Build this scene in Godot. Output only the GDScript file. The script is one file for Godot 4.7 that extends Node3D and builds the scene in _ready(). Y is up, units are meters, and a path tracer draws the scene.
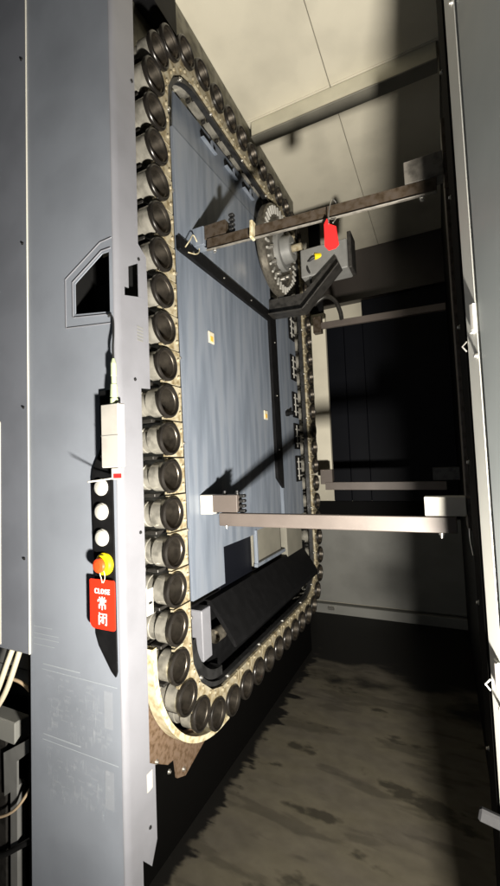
extends Node3D

const H := 1.65            # camera height above the magazine floor
var org := Vector3.ZERO    # base of the thing being built (measured from the lens)
var lean := 0.0
var names := {}
var M := {}
var rng := RandomNumberGenerator.new()

# ---------------------------------------------------------------- mesh helpers
func mk() -> SurfaceTool:
	var s := SurfaceTool.new()
	s.begin(Mesh.PRIMITIVE_TRIANGLES)
	return s

func vert(s: SurfaceTool, p: Vector3, n: Vector3) -> void:
	s.set_normal(n)
	var q := p - org
	if lean != 0.0:
		q.z += lean * (p.y - 0.1)
	s.add_vertex(q)

func tri(s: SurfaceTool, a: Vector3, b: Vector3, c: Vector3, out: Vector3) -> void:
	var n := (c - a).cross(b - a)
	if n.length() < 1e-12:
		return
	n = n.normalized()
	if n.dot(out) < 0.0:
		var t := b
		b = c
		c = t
		n = -n
	vert(s, a, n)
	vert(s, b, n)
	vert(s, c, n)

func quad(s: SurfaceTool, a: Vector3, b: Vector3, c: Vector3, d: Vector3, out: Vector3) -> void:
	tri(s, a, b, c, out)
	tri(s, a, c, d, out)

# chamfered box given by its centre, full size and orientation
func bx(s: SurfaceTool, c: Vector3, size: Vector3, ch := 0.0015, b := Basis.IDENTITY) -> void:
	var h := size * 0.5
	ch = minf(ch, minf(h.x, minf(h.y, h.z)) * 0.8)
	for ax in 3:
		var u := (ax + 1) % 3
		var w := (ax + 2) % 3
		for sg in [-1.0, 1.0]:
			var pts: Array[Vector3] = []
			for k in [[-1, -1], [1, -1], [1, 1], [-1, 1]]:
				var p := Vector3.ZERO
				p[ax] = sg * h[ax]
				p[u] = k[0] * (h[u] - ch)
				p[w] = k[1] * (h[w] - ch)
				pts.append(c + b * p)
			var n := Vector3.ZERO
			n[ax] = sg
			quad(s, pts[0], pts[1], pts[2], pts[3], b * n)
		# the four edges that run along ax
		for k in [[-1, -1], [1, -1], [1, 1], [-1, 1]]:
			var a0 := Vector3.ZERO
			var a1 := Vector3.ZERO
			a0[u] = k[0] * h[u]
			a0[w] = k[1] * (h[w] - ch)
			a1[u] = k[0] * (h[u] - ch)
			a1[w] = k[1] * h[w]
			var e := Vector3.ZERO
			e[ax] = h[ax] - ch
			var n2 := Vector3.ZERO
			n2[u] = k[0]
			n2[w] = k[1]
			quad(s, c + b * (a0 - e), c + b * (a0 + e), c + b * (a1 + e), c + b * (a1 - e), b * n2)
	for sx in [-1.0, 1.0]:
		for sy in [-1.0, 1.0]:
			for sz in [-1.0, 1.0]:
				tri(s, c + b * Vector3(sx * h.x, sy * (h.y - ch), sz * (h.z - ch)), c + b * Vector3(sx * (h.x - ch), sy * h.y, sz * (h.z - ch)), c + b * Vector3(sx * (h.x - ch), sy * (h.y - ch), sz * h.z), b * Vector3(sx, sy, sz))

func b2(s: SurfaceTool, a: Vector3, z: Vector3, ch := 0.0015) -> void:   # box between two corners
	bx(s, (a + z) * 0.5, (z - a).abs(), ch)

# polygon pushed out along an axis. 'x': points are (z, y); 'y': (x, z); 'z': (x, y)
func on(axis: String, p: Vector2, d: float) -> Vector3:
	if axis == "x":
		return Vector3(d, p.y, p.x)
	if axis == "y":
		return Vector3(p.x, d, p.y)
	return Vector3(p.x, p.y, d)

func prism(s: SurfaceTool, poly: PackedVector2Array, axis: String, lo: float, hi: float) -> void:
	var idx := Geometry2D.triangulate_polygon(poly)
	var nn := on(axis, Vector2.ZERO, 1.0)
	for i in range(0, idx.size(), 3):
		for e in [[lo, -1.0], [hi, 1.0]]:
			tri(s, on(axis, poly[idx[i]], e[0]), on(axis, poly[idx[i + 1]], e[0]), on(axis, poly[idx[i + 2]], e[0]), nn * e[1])
	var cw := Geometry2D.is_polygon_clockwise(poly)
	for i in poly.size():
		var p := poly[i]
		var q := poly[(i + 1) % poly.size()]
		var d := (q - p).normalized()
		var o := Vector2(d.y, -d.x) * (-1.0 if cw else 1.0)
		quad(s, on(axis, p, lo), on(axis, q, lo), on(axis, q, hi), on(axis, p, hi), on(axis, o, 0.0))

func pv(a: Array) -> PackedVector2Array:
	var r := PackedVector2Array()
	for i in range(0, a.size(), 2):
		r.append(Vector2(a[i], a[i + 1]))
	return r

# profile of (x, r) turned about the local x axis
func lathe(s: SurfaceTool, prof: Array, n: int, xf := Transform3D.IDENTITY) -> void:
	for i in prof.size() - 1:
		var p0: Vector2 = prof[i]
		var p1: Vector2 = prof[i + 1]
		var d := p1 - p0
		if d.length() < 1e-7:
			continue
		var nr := d.x / d.length()
		var nx := -d.y / d.length()
		for k in n:
			var a0 := TAU * k / n
			var a1 := TAU * (k + 1) / n
			var e0 := Vector3(0, cos(a0), sin(a0))
			var e1 := Vector3(0, cos(a1), sin(a1))
			var v := [Vector3(p0.x, 0, 0) + e0 * p0.y, Vector3(p0.x, 0, 0) + e1 * p0.y, Vector3(p1.x, 0, 0) + e1 * p1.y, Vector3(p1.x, 0, 0) + e0 * p1.y]
			var nv := [Vector3(nx, 0, 0) + e0 * nr, Vector3(nx, 0, 0) + e1 * nr, Vector3(nx, 0, 0) + e1 * nr, Vector3(nx, 0, 0) + e0 * nr]
			for t in [[0, 1, 2], [0, 2, 3]]:
				var a: Vector3 = v[t[0]]
				var b: Vector3 = v[t[1]]
				var c: Vector3 = v[t[2]]
				var g := (c - a).cross(b - a)
				if g.length() < 1e-14:
					continue
				var order := [t[0], t[1], t[2]]
				if g.dot(nv[t[0]]) < 0.0:
					order = [t[0], t[2], t[1]]
				for j in order:
					vert(s, xf * (v[j] as Vector3), (xf.basis * (nv[j] as Vector3)).normalized())

func tube(s: SurfaceTool, pts: Array, r: float, n := 8) -> void:
	var up := Vector3(0.31, 0.77, 0.55)
	var rings := []
	for i in pts.size():
		var a: Vector3 = pts[maxi(i - 1, 0)]
		var b: Vector3 = pts[mini(i + 1, pts.size() - 1)]
		var d := (b - a).normalized()
		var u := d.cross(up).normalized()
		var w := d.cross(u).normalized()
		var ring := []
		for k in n:
			var t := TAU * k / n
			ring.append(u * cos(t) + w * sin(t))
		rings.append(ring)
	for i in pts.size() - 1:
		for k in n:
			var k2 := (k + 1) % n
			var nv := [rings[i][k], rings[i][k2], rings[i + 1][k2], rings[i + 1][k]]
			var pp := [pts[i], pts[i], pts[i + 1], pts[i + 1]]
			for t in [[0, 1, 2], [0, 2, 3]]:
				var order := [t[0], t[1], t[2]]
				var a: Vector3 = pp[t[0]] + nv[t[0]] * r
				var b: Vector3 = pp[t[1]] + nv[t[1]] * r
				var c: Vector3 = pp[t[2]] + nv[t[2]] * r
				if (c - a).cross(b - a).dot(nv[t[0]]) < 0.0:
					order = [t[0], t[2], t[1]]
				for j in order:
					vert(s, pp[j] + nv[j] * r, nv[j])
	for e in [0, pts.size() - 1]:
		var o: Vector3 = (pts[0] - pts[1]) if e == 0 else (pts[e] - pts[e - 1])
		for k in range(1, n - 1):
			tri(s, pts[e] + rings[e][0] * r, pts[e] + rings[e][k] * r, pts[e] + rings[e][k + 1] * r, o)

func curve(ctrl: Array, n: int) -> Array:
	var out := []
	for i in ctrl.size() - 1:
		var p0: Vector3 = ctrl[maxi(i - 1, 0)]
		var p1: Vector3 = ctrl[i]
		var p2: Vector3 = ctrl[i + 1]
		var p3: Vector3 = ctrl[mini(i + 2, ctrl.size() - 1)]
		for k in n:
			out.append(p1.cubic_interpolate(p2, p0, p3, float(k) / n))
	out.append(ctrl[-1])
	return out

# ---------------------------------------------------------------- node helpers
func numbered(called: String) -> String:
	var k: int = names.get(called, 0)
	names[called] = k + 1
	return called if k == 0 else "%s_%03d" % [called, k]

func tag(o: Node3D, label: String, category: String, group := "", kind := "") -> Node3D:
	o.set_meta("label", label)
	if category:
		o.set_meta("category", category)
	if group:
		o.set_meta("group", group)
	if kind:
		o.set_meta("kind", kind)
	return o

func thing(called: String, base: Vector3, label: String, category: String, group := "", kind := "") -> Node3D:
	var o := Node3D.new()
	o.name = numbered(called)
	add_child(o)
	o.position = base + Vector3(0, H, 0)
	org = base
	tag(o, label, category, group, kind)
	return o

func part(s: SurfaceTool, called: String, m: Material, parent: Node3D) -> MeshInstance3D:
	var o := MeshInstance3D.new()
	o.mesh = s.commit()
	o.material_override = m
	o.name = called
	parent.add_child(o, true)
	return o

func one(called: String, base: Vector3, s: SurfaceTool, m: Material, label: String, category: String, group := "", kind := "") -> MeshInstance3D:
	var o := MeshInstance3D.new()
	o.mesh = s.commit()
	o.material_override = m
	o.name = numbered(called)
	add_child(o)
	o.position = base + Vector3(0, H, 0)
	tag(o, label, category, group, kind)
	return o

func share(mesh: Mesh, called: String, m: Material, parent: Node3D, at: Vector3, b := Basis.IDENTITY) -> MeshInstance3D:
	var o := MeshInstance3D.new()
	o.mesh = mesh
	o.material_override = m
	o.name = called
	parent.add_child(o, true)
	o.transform = Transform3D(b, at)
	return o

# ---------------------------------------------------------------- materials
func noise_tex(seed_: int, freq: float, ramp: Array, size := 512, octaves := 4, kind := FastNoiseLite.TYPE_SIMPLEX_SMOOTH) -> NoiseTexture2D:
	var n := FastNoiseLite.new()
	n.seed = seed_
	n.noise_type = kind
	n.frequency = freq
	n.fractal_octaves = octaves
	var t := NoiseTexture2D.new()
	t.width = size
	t.height = size
	t.seamless = true
	t.noise = n
	var g := Gradient.new()
	var off := PackedFloat32Array()
	var col := PackedColorArray()
	for r in ramp:
		off.append(r[0])
		col.append(r[1])
	g.offsets = off
	g.colors = col
	t.color_ramp = g
	return t

func gr(v: float) -> Color:
	return Color(v, v, v)

# colour is given as linear reflectance
func mat(key: String, r: float, g: float, b: float, rough: float, metal := 0.0, tex: Texture2D = null, scale := 1.0, rtex: Texture2D = null) -> StandardMaterial3D:
	var m := StandardMaterial3D.new()
	m.resource_name = key
	m.albedo_color = Color(r, g, b).linear_to_srgb()
	m.roughness = rough
	m.metallic = metal
	if tex or rtex:
		m.uv1_triplanar = true
		m.uv1_world_triplanar = true
		m.uv1_scale = Vector3.ONE * scale
	if tex:
		m.albedo_texture = tex
	if rtex:
		m.roughness_texture = rtex
	M[key] = m
	return m

func make_materials() -> void:
	var mottle := noise_tex(3, 0.004, [[0.0, gr(0.90)], [0.45, gr(0.955)], [0.6, gr(0.98)], [1.0, gr(1.0)]], 512, 6)
	var rough_mottle := noise_tex(9, 0.012, [[0.0, gr(0.78)], [0.5, gr(0.9)], [1.0, gr(1.0)]], 512, 6)
	var grime := noise_tex(5, 0.025, [[0.0, Color(0.34, 0.29, 0.21)], [0.30, Color(0.62, 0.56, 0.45)], [0.46, Color(0.9, 0.87, 0.79)], [1.0, gr(1.0)]], 512, 6)
	var oil := noise_tex(17, 0.014, [[0.0, gr(0.62)], [0.32, gr(0.80)], [0.52, gr(0.95)], [1.0, gr(1.0)]], 512, 6)
	var drip := noise_tex(21, 0.012, [[0.0, Color(0.80, 0.82, 0.85)], [0.42, Color(0.90, 0.92, 0.95)], [0.6, Color(0.97, 0.98, 1.0)], [1.0, gr(1.0)]], 512, 6)
	var dirt := noise_tex(33, 0.0042, [[0.0, Color(0.12, 0.11, 0.10)], [0.22, Color(0.34, 0.32, 0.29)], [0.30, Color(0.72, 0.69, 0.63)], [0.52, Color(0.86, 0.84, 0.78)], [0.75, Color(0.96, 0.94, 0.90)], [1.0, gr(1.0)]], 1024, 7)
	var grease_tex := noise_tex(51, 0.035, [[0.0, Color(0.62, 0.56, 0.46)], [0.32, Color(0.84, 0.80, 0.72)], [0.55, Color(0.96, 0.94, 0.9)], [1.0, gr(1.0)]], 512, 6)
	var scuff := noise_tex(41, 0.015, [[0.0, gr(0.8)], [0.6, gr(0.92)], [0.74, gr(1.0)], [1.0, gr(1.0)]], 512, 6)
	mat("paint", 0.25, 0.272, 0.312, 0.48, 0.0, mottle, 0.9, rough_mottle)
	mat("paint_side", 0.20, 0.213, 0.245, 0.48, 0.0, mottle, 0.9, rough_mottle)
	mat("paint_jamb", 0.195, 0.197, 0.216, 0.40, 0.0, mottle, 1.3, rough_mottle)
	mat("guard_blue", 0.195, 0.215, 0.243, 0.42, 0.0, drip, 1.0, rough_mottle)
	M["guard_blue"].uv1_scale = Vector3(2.2, 0.22, 2.2)
	mat("cream", 0.70, 0.655, 0.53, 0.62, 0.0, mottle, 0.7, rough_mottle)
	mat("beam_cream", 0.60, 0.57, 0.45, 0.6, 0.0, mottle, 1.2)
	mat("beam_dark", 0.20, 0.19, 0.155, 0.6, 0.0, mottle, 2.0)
	mat("olive_plate", 0.20, 0.19, 0.15, 0.5, 0.3, oil, 1.6)
	mat("floor", 0.20, 0.185, 0.145, 0.6, 0.0, dirt, 0.62, rough_mottle)
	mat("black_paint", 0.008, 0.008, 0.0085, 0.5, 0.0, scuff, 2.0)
	mat("matt_black", 0.0035, 0.0033, 0.003, 0.85)  # matt near-black for the plinth and the door-side post
	M["matt_black"].metallic_specular = 0.15
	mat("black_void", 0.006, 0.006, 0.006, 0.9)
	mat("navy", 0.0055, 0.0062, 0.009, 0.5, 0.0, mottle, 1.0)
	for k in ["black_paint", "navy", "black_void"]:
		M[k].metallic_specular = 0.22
	mat("header", 0.045, 0.038, 0.034, 0.4, 0.0, mottle, 0.8)
	mat("grey_panel", 0.27, 0.27, 0.25, 0.5, 0.0, mottle, 1.0)
	mat("steel_body", 0.44, 0.42, 0.365, 0.26, 0.5, oil, 2.0, rough_mottle)
	mat("pot_black", 0.024, 0.021, 0.018, 0.30, 0.3, oil, 3.0)
	mat("bore", 0.16, 0.14, 0.115, 0.34, 0.92, oil, 4.0)
	mat("grease", 0.37, 0.34, 0.26, 0.45, 0.1, grease_tex, 1.3)
	mat("link_dark", 0.03, 0.028, 0.025, 0.5, 0.4)
	mat("rail_dark", 0.05, 0.05, 0.05, 0.42, 0.5, oil, 2.0)
	mat("rail_cream", 0.70, 0.66, 0.50, 0.4, 0.1, grease_tex, 1.5)
	mat("rust", 0.17, 0.12, 0.088, 0.6, 0.1, grease_tex, 2.2)
	mat("bar_steel", 0.11, 0.091, 0.08, 0.5, 0.1, mottle, 1.8)
	mat("bar_brown", 0.075, 0.06, 0.049, 0.45, 0.15, grease_tex, 1.5)
	mat("block_white", 0.52, 0.50, 0.44, 0.5, 0.0, mottle, 2.0)
	mat("dimmed_block", 0.20, 0.185, 0.16, 0.5, 0.1, oil, 2.0)  # end block white darkened to paint in the dim light up there
	mat("bolt", 0.75, 0.73, 0.68, 0.3, 0.9)
	mat("bolt_black", 0.02, 0.02, 0.02, 0.4, 0.3)
	mat("white_plastic", 0.46, 0.45, 0.41, 0.35)
	mat("box_cream", 0.42, 0.40, 0.365, 0.5, 0.0, mottle, 3.0)
	mat("yellow", 0.80, 0.62, 0.01, 0.35)
	mat("red_button", 0.72, 0.07, 0.015, 0.35)
	mat("red_sign", 0.74, 0.028, 0.010, 0.4)
	mat("white_ink", 0.85, 0.85, 0.83, 0.5)
	mat("red_tag", 0.72, 0.02, 0.02, 0.45)
	mat("yellow_tag", 0.66, 0.40, 0.06, 0.5)
	mat("green_plug", 0.36, 0.42, 0.26, 0.5)
	mat("cable_black", 0.012, 0.012, 0.012, 0.5)
	mat("hose_cream", 0.62, 0.56, 0.42, 0.45)
	mat("cable_tan", 0.55, 0.42, 0.28, 0.45)
	mat("gear_steel", 0.20, 0.18, 0.145, 0.36, 0.6, oil, 5.0)
	mat("dark_steel", 0.05, 0.047, 0.043, 0.4, 0.3, oil, 2.5)
	mat("grey_steel", 0.24, 0.24, 0.23, 0.45, 0.2, mottle, 3.0)
	mat("door_paint", 0.30, 0.325, 0.325, 0.5, 0.0, mottle, 1.0, rough_mottle)
	mat("door_strip", 0.52, 0.52, 0.48, 0.45, 0.0, mottle, 1.5)
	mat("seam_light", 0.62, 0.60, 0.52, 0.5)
	mat("rubbed", 0.33, 0.36, 0.385, 0.55)
	mat("rung", 0.34, 0.33, 0.30, 0.5)

# ---------------------------------------------------------------- the chain loop (z, y)
const Z0 := -1.2
const Z1 := -3.03
const Y0 := -1.02
const Y1 := 1.80
const RC := 0.35
const POTS := 64
func loop_len() -> float:
	return 2.0 * (Z0 - Z1 - 2 * RC) + 2.0 * (Y1 - Y0 - 2 * RC) + TAU * RC

# walks up the near run, back along the top, down the far run and home along the bottom; returns z, y, outward angle
func loop_at(s: float) -> Vector3:
	var a := Y1 - Y0 - 2 * RC
	var b := Z0 - Z1 - 2 * RC
	var q := PI * RC / 2
	s = fposmod(s, loop_len())
	if s < a:
		return Vector3(Z0, Y0 + RC + s, 0.0)
	s -= a
	if s < q:
		var t := s / RC
		return Vector3(Z0 - RC + RC * cos(t), Y1 - RC + RC * sin(t), t)
	s -= q
	if s < b:
		return Vector3(Z0 - RC - s, Y1, PI / 2)
	s -= b
	if s < q:
		var t := s / RC + PI / 2
		return Vector3(Z1 + RC + RC * cos(t), Y1 - RC + RC * sin(t), t)
	s -= q
	if s < a:
		return Vector3(Z1, Y1 - RC - s, PI)
	s -= a
	if s < q:
		var t := s / RC + PI
		return Vector3(Z1 + RC + RC * cos(t), Y0 + RC + RC * sin(t), t)
	s -= q
	if s < b:
		return Vector3(Z1 + RC + s, Y0, PI * 1.5)
	s -= b
	var tt := s / RC + PI * 1.5
	return Vector3(Z0 - RC + RC * cos(tt), Y0 + RC + RC * sin(tt), tt)

func off(p: Vector3, d: float) -> Vector2:   # a point d outside the centre line
	return Vector2(p.x + d * cos(p.z), p.y + d * sin(p.z))

# a band that follows the loop between two offsets and two x planes
func band(s: SurfaceTool, from: float, to: float, d0: float, d1: float, x0: float, x1: float, n: int) -> void:
	for i in n:
		var p := loop_at(lerpf(from, to, float(i) / n))
		var q := loop_at(lerpf(from, to, float(i + 1) / n))
		var a0 := off(p, d0)
		var a1 := off(p, d1)
		var c0 := off(q, d0)
		var c1 := off(q, d1)
		var o := Vector3(0, sin(p.z), cos(p.z))
		quad(s, Vector3(x1, a0.y, a0.x), Vector3(x1, a1.y, a1.x), Vector3(x1, c1.y, c1.x), Vector3(x1, c0.y, c0.x), Vector3(1, 0, 0))
		quad(s, Vector3(x0, a0.y, a0.x), Vector3(x0, a1.y, a1.x), Vector3(x0, c1.y, c1.x), Vector3(x0, c0.y, c0.x), Vector3(-1, 0, 0))
		quad(s, Vector3(x0, a1.y, a1.x), Vector3(x1, a1.y, a1.x), Vector3(x1, c1.y, c1.x), Vector3(x0, c1.y, c1.x), o)
		quad(s, Vector3(x0, a0.y, a0.x), Vector3(x1, a0.y, a0.x), Vector3(x1, c0.y, c0.x), Vector3(x0, c0.y, c0.x), -o)

func bolt_mesh(r: float, h: float) -> Mesh:
	var keep := org
	var keep_lean := lean
	org = Vector3.ZERO
	lean = 0.0
	var s := mk()
	lathe(s, [Vector2(0, r * 1.5), Vector2(h * 0.3, r * 1.5), Vector2(h * 0.3, r), Vector2(h * 0.85, r), Vector2(h, r * 0.7), Vector2(h, 0.0)], 6)
	org = keep
	lean = keep_lean
	return s.commit()

# ================================================================ scene
func _ready() -> void:
	rng.seed = 7
	# ---- camera, air, light
	var cam := Camera3D.new()
	cam.name = "camera"
	cam.fov = 95.15
	cam.near = 0.02
	cam.far = 60.0
	cam.position = Vector3(0, H, 0)
	cam.rotation_order = EULER_ORDER_YXZ
	cam.rotation_degrees = Vector3(3.3, 25.44, -2.173)
	add_child(cam)
	cam.current = true

	var env := Environment.new()
	env.background_mode = Environment.BG_COLOR
	env.background_color = Color(0.0, 0.0, 0.0)
	env.tonemap_mode = Environment.TONE_MAPPER_LINEAR
	env.tonemap_exposure = 1.0
	env.sdfgi_enabled = true
	env.ssao_enabled = true
	env.ssil_enabled = true
	var we := WorldEnvironment.new()
	we.name = "environment"
	we.environment = env
	add_child(we)

	# the hand-held work torch, low beside the door edge and tipped up into the cabinet
	var torch := AreaLight3D.new()
	torch.name = "work_torch"
	torch.area_size = Vector2(0.09, 0.09)
	torch.area_normalize_energy = true
	torch.light_energy = 15.5
	torch.light_color = Color(1.0, 0.975, 0.93)
	torch.shadow_enabled = true
	torch.area_range = 12.0
	add_child(torch)
	torch.position = Vector3(0.172, H - 0.60, -0.30)
	torch.look_at(torch.position + Vector3(-0.36, 0.75, -1.0), Vector3.UP)

	# dim workshop light that reaches the front of the machine from behind the camera
	var shop := AreaLight3D.new()
	shop.name = "workshop_light"
	shop.area_size = Vector2(1.2, 0.6)
	shop.area_normalize_energy = true
	shop.light_energy = 0.35
	shop.light_color = Color(0.94, 0.97, 1.0)
	shop.shadow_enabled = true
	shop.area_range = 14.0
	add_child(shop)
	shop.position = Vector3(-0.9, H + 0.2, 1.9)
	shop.look_at(Vector3(-0.2, H - 0.1, -0.95), Vector3.UP)

	make_materials()
	setting()
	front_post()
	controls()
	magazine()
	drive()
	support_bars()
	open_door()
	lower_bay()

# oil-stained floor, black towards the back wall: a colour map over x -2.2..0.3, z -4.65..-0.95
func floor_material() -> StandardMaterial3D:
	var n1 := FastNoiseLite.new()
	n1.seed = 4
	n1.frequency = 1.6
	n1.fractal_octaves = 6
	var n2 := FastNoiseLite.new()
	n2.seed = 12
	n2.frequency = 7.0
	n2.fractal_octaves = 5
	var w := 640
	var h := 940
	var img := Image.create(w, h, false, Image.FORMAT_RGB8)
	var clean := Color(0.118, 0.105, 0.078)
	var blackc := Color(0.012, 0.011, 0.010)
	for j in h:
		var z := -4.65 + 3.7 * j / h
		for i in w:
			var x := -2.2 + 2.5 * i / w
			var a := n1.get_noise_2d(x * 1.0, z * 2.2)
			var f := n2.get_noise_2d(x, z * 1.6)
			# oil run off the chain along the plinth, near-black towards the back wall, odd spots
			var run := -1.09 + 0.06 * maxf(f, -0.2) + 0.16 * maxf(n1.get_noise_2d(x * 0.6 + 9.0, z * 5.0), 0.0)
			var back := -3.25 + 0.55 * a + 0.1 * f + 0.25 * (x + 0.6)
			var k := maxf(smoothstep(0.02, -0.03, x - run), smoothstep(0.25, -0.25, z - back))
			k = maxf(k, 0.7 * smoothstep(0.28, 0.52, a + 0.25 * f))
			k = maxf(k, 0.35 * smoothstep(0.12, 0.34, n1.get_noise_2d(x * 0.8 + 30.0, z * 3.4)))
			var tone := 1.0 + 0.20 * f + 0.18 * a
			var c := Color(clean.r * tone, clean.g * tone, clean.b * tone * (1.0 - 0.1 * a)).lerp(blackc, clampf(k, 0.0, 1.0))
			img.set_pixel(i, j, c.linear_to_srgb())
	var m := StandardMaterial3D.new()
	m.resource_name = "stained_floor"
	m.albedo_texture = ImageTexture.create_from_image(img)
	m.roughness = 0.6
	m.metallic_specular = 0.3
	return m

# ---------------------------------------------------------------- floor, ceiling, walls
func setting() -> void:
	org = Vector3(0, -H, -2.5)
	var s := mk()
	b2(s, Vector3(-2.2, -H - 0.05, -4.7), Vector3(0.35, -H - 0.001, -0.9), 0.0)
	var fl := one("floor", org, s, M.black_paint, "dirty olive steel floor with black oil stains and a blacker back end", "floor", "", "structure")
	var pm := PlaneMesh.new()
	pm.size = Vector2(2.5, 3.7)
	var top := share(pm, "floor_sheet", floor_material(), fl, Vector3(-0.95, 0.0035, -0.3))

	# ceiling: panels with open joints under a dark backing
	var c := thing("ceiling", Vector3(-0.5, 2.34, -2.5), "cream painted sheet metal ceiling of the cabinet", "ceiling", "", "structure")
	s = mk()
	b2(s, Vector3(-1.4, 2.352, -4.6), Vector3(0.16, 2.39, -0.93), 0.0)
	part(s, "backing", M.beam_dark, c)
	for xs in [[-1.4, -0.5025], [-0.4985, 0.16]]:
		for zs in [[-0.93, -2.40], [-2.404, -4.6]]:
			s = mk()
			b2(s, Vector3(xs[0], 2.34, zs[0]), Vector3(xs[1], 2.351, zs[1]), 0.002)
			part(s, "panel", M.cream, c)
	var bm := thing("ceiling_beam", Vector3(-0.5, 2.34, -2.45), "cream cross beam with the bar shadow painted as its dark lower edge", "beam")
	s = mk()
	b2(s, Vector3(-1.05, 2.235, -2.41), Vector3(0.1, 2.338, -2.45), 0.004)
	part(s, "web", M.beam_cream, bm)
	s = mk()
	b2(s, Vector3(-1.05, 2.225, -2.404), Vector3(0.1, 2.233, -2.50), 0.002)  # dark flange colour paints in the shadow of the upper bar
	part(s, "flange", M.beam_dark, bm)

	# back wall
	var w := thing("wall_back", Vector3(-0.5, -H, -4.55), "back wall of the cabinet in cream and black sheet panels", "wall", "", "structure")
	s = mk()
	b2(s, Vector3(-1.6, -H, -4.56), Vector3(0.16, 2.39, -4.60), 0.0)
	part(s, "sheet", M.cream, w)
	s = mk()
	b2(s, Vector3(-1.5, 1.78, -4.45), Vector3(0.12, 2.335, -4.555), 0.004)
	part(s, "header", M.header, w)
	s = mk()
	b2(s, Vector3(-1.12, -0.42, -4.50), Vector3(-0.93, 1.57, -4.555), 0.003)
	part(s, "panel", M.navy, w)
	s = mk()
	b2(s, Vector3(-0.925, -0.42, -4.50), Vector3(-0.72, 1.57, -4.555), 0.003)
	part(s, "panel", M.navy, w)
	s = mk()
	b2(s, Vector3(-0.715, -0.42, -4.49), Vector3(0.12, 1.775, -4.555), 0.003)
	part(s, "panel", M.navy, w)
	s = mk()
	b2(s, Vector3(-1.5, -0.60, -4.53), Vector3(0.12, -0.425, -4.556), 0.003)  # black sheet paints in the darkness of a recess here
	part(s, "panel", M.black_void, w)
	s = mk()
	b2(s, Vector3(-1.5, -1.53, -4.50), Vector3(0.12, -0.605, -4.555), 0.004)
	part(s, "panel", M.grey_panel, w)
	s = mk()
	b2(s, Vector3(-1.5, -H, -4.46), Vector3(0.12, -1.55, -4.555), 0.004)
	part(s, "kick_plate", M.grey_panel, w)
	s = mk()
	b2(s, Vector3(-1.24, -1.60, -4.43), Vector3(-1.17, -1.565, -4.462), 0.006)
	part(s, "catch", M.bolt, w)

	s = mk()
	b2(s, Vector3(-1.085, -0.13, -3.80), Vector3(-0.945, 1.44, -3.75), 0.004)  # pale post added nearer the torch so this strip looks brighter
	part(s, "added_post", M.cream, w)
	s = mk()
	b2(s, Vector3(-1.07, 1.442, -3.80), Vector3(-0.96, 2.335, -3.76), 0.004)  # dark hanger that carries the added post
	part(s, "post_hanger", M.black_paint, w)
	# wall behind the door edge, its post and the black inner side
	w = thing("wall_side", Vector3(0.12, -H, -2.8), "black inner side wall behind the open door", "wall", "", "structure")
	s = mk()
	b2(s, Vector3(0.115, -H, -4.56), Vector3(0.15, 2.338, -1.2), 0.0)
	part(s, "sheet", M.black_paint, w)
	s = mk()
	b2(s, Vector3(0.056, -H, -1.20), Vector3(0.16, 2.338, -0.965), 0.004)
	part(s, "post", M.matt_black, w)
	var bm2 := bolt_mesh(0.004, 0.006)
	for i in 11:
		var y := 2.0 - i * 0.335
		share(bm2, "screw", M.bolt, w, Vector3(0.056 - 0.12, y + H, -1.12 + 2.8), Basis(Vector3.UP, PI))
	# far side beyond the chain
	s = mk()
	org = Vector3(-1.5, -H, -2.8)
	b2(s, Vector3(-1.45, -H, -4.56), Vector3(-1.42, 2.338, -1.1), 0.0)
	one("wall_behind", org, s, M.black_paint, "dark wall behind the tool chain", "wall", "", "structure")

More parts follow.
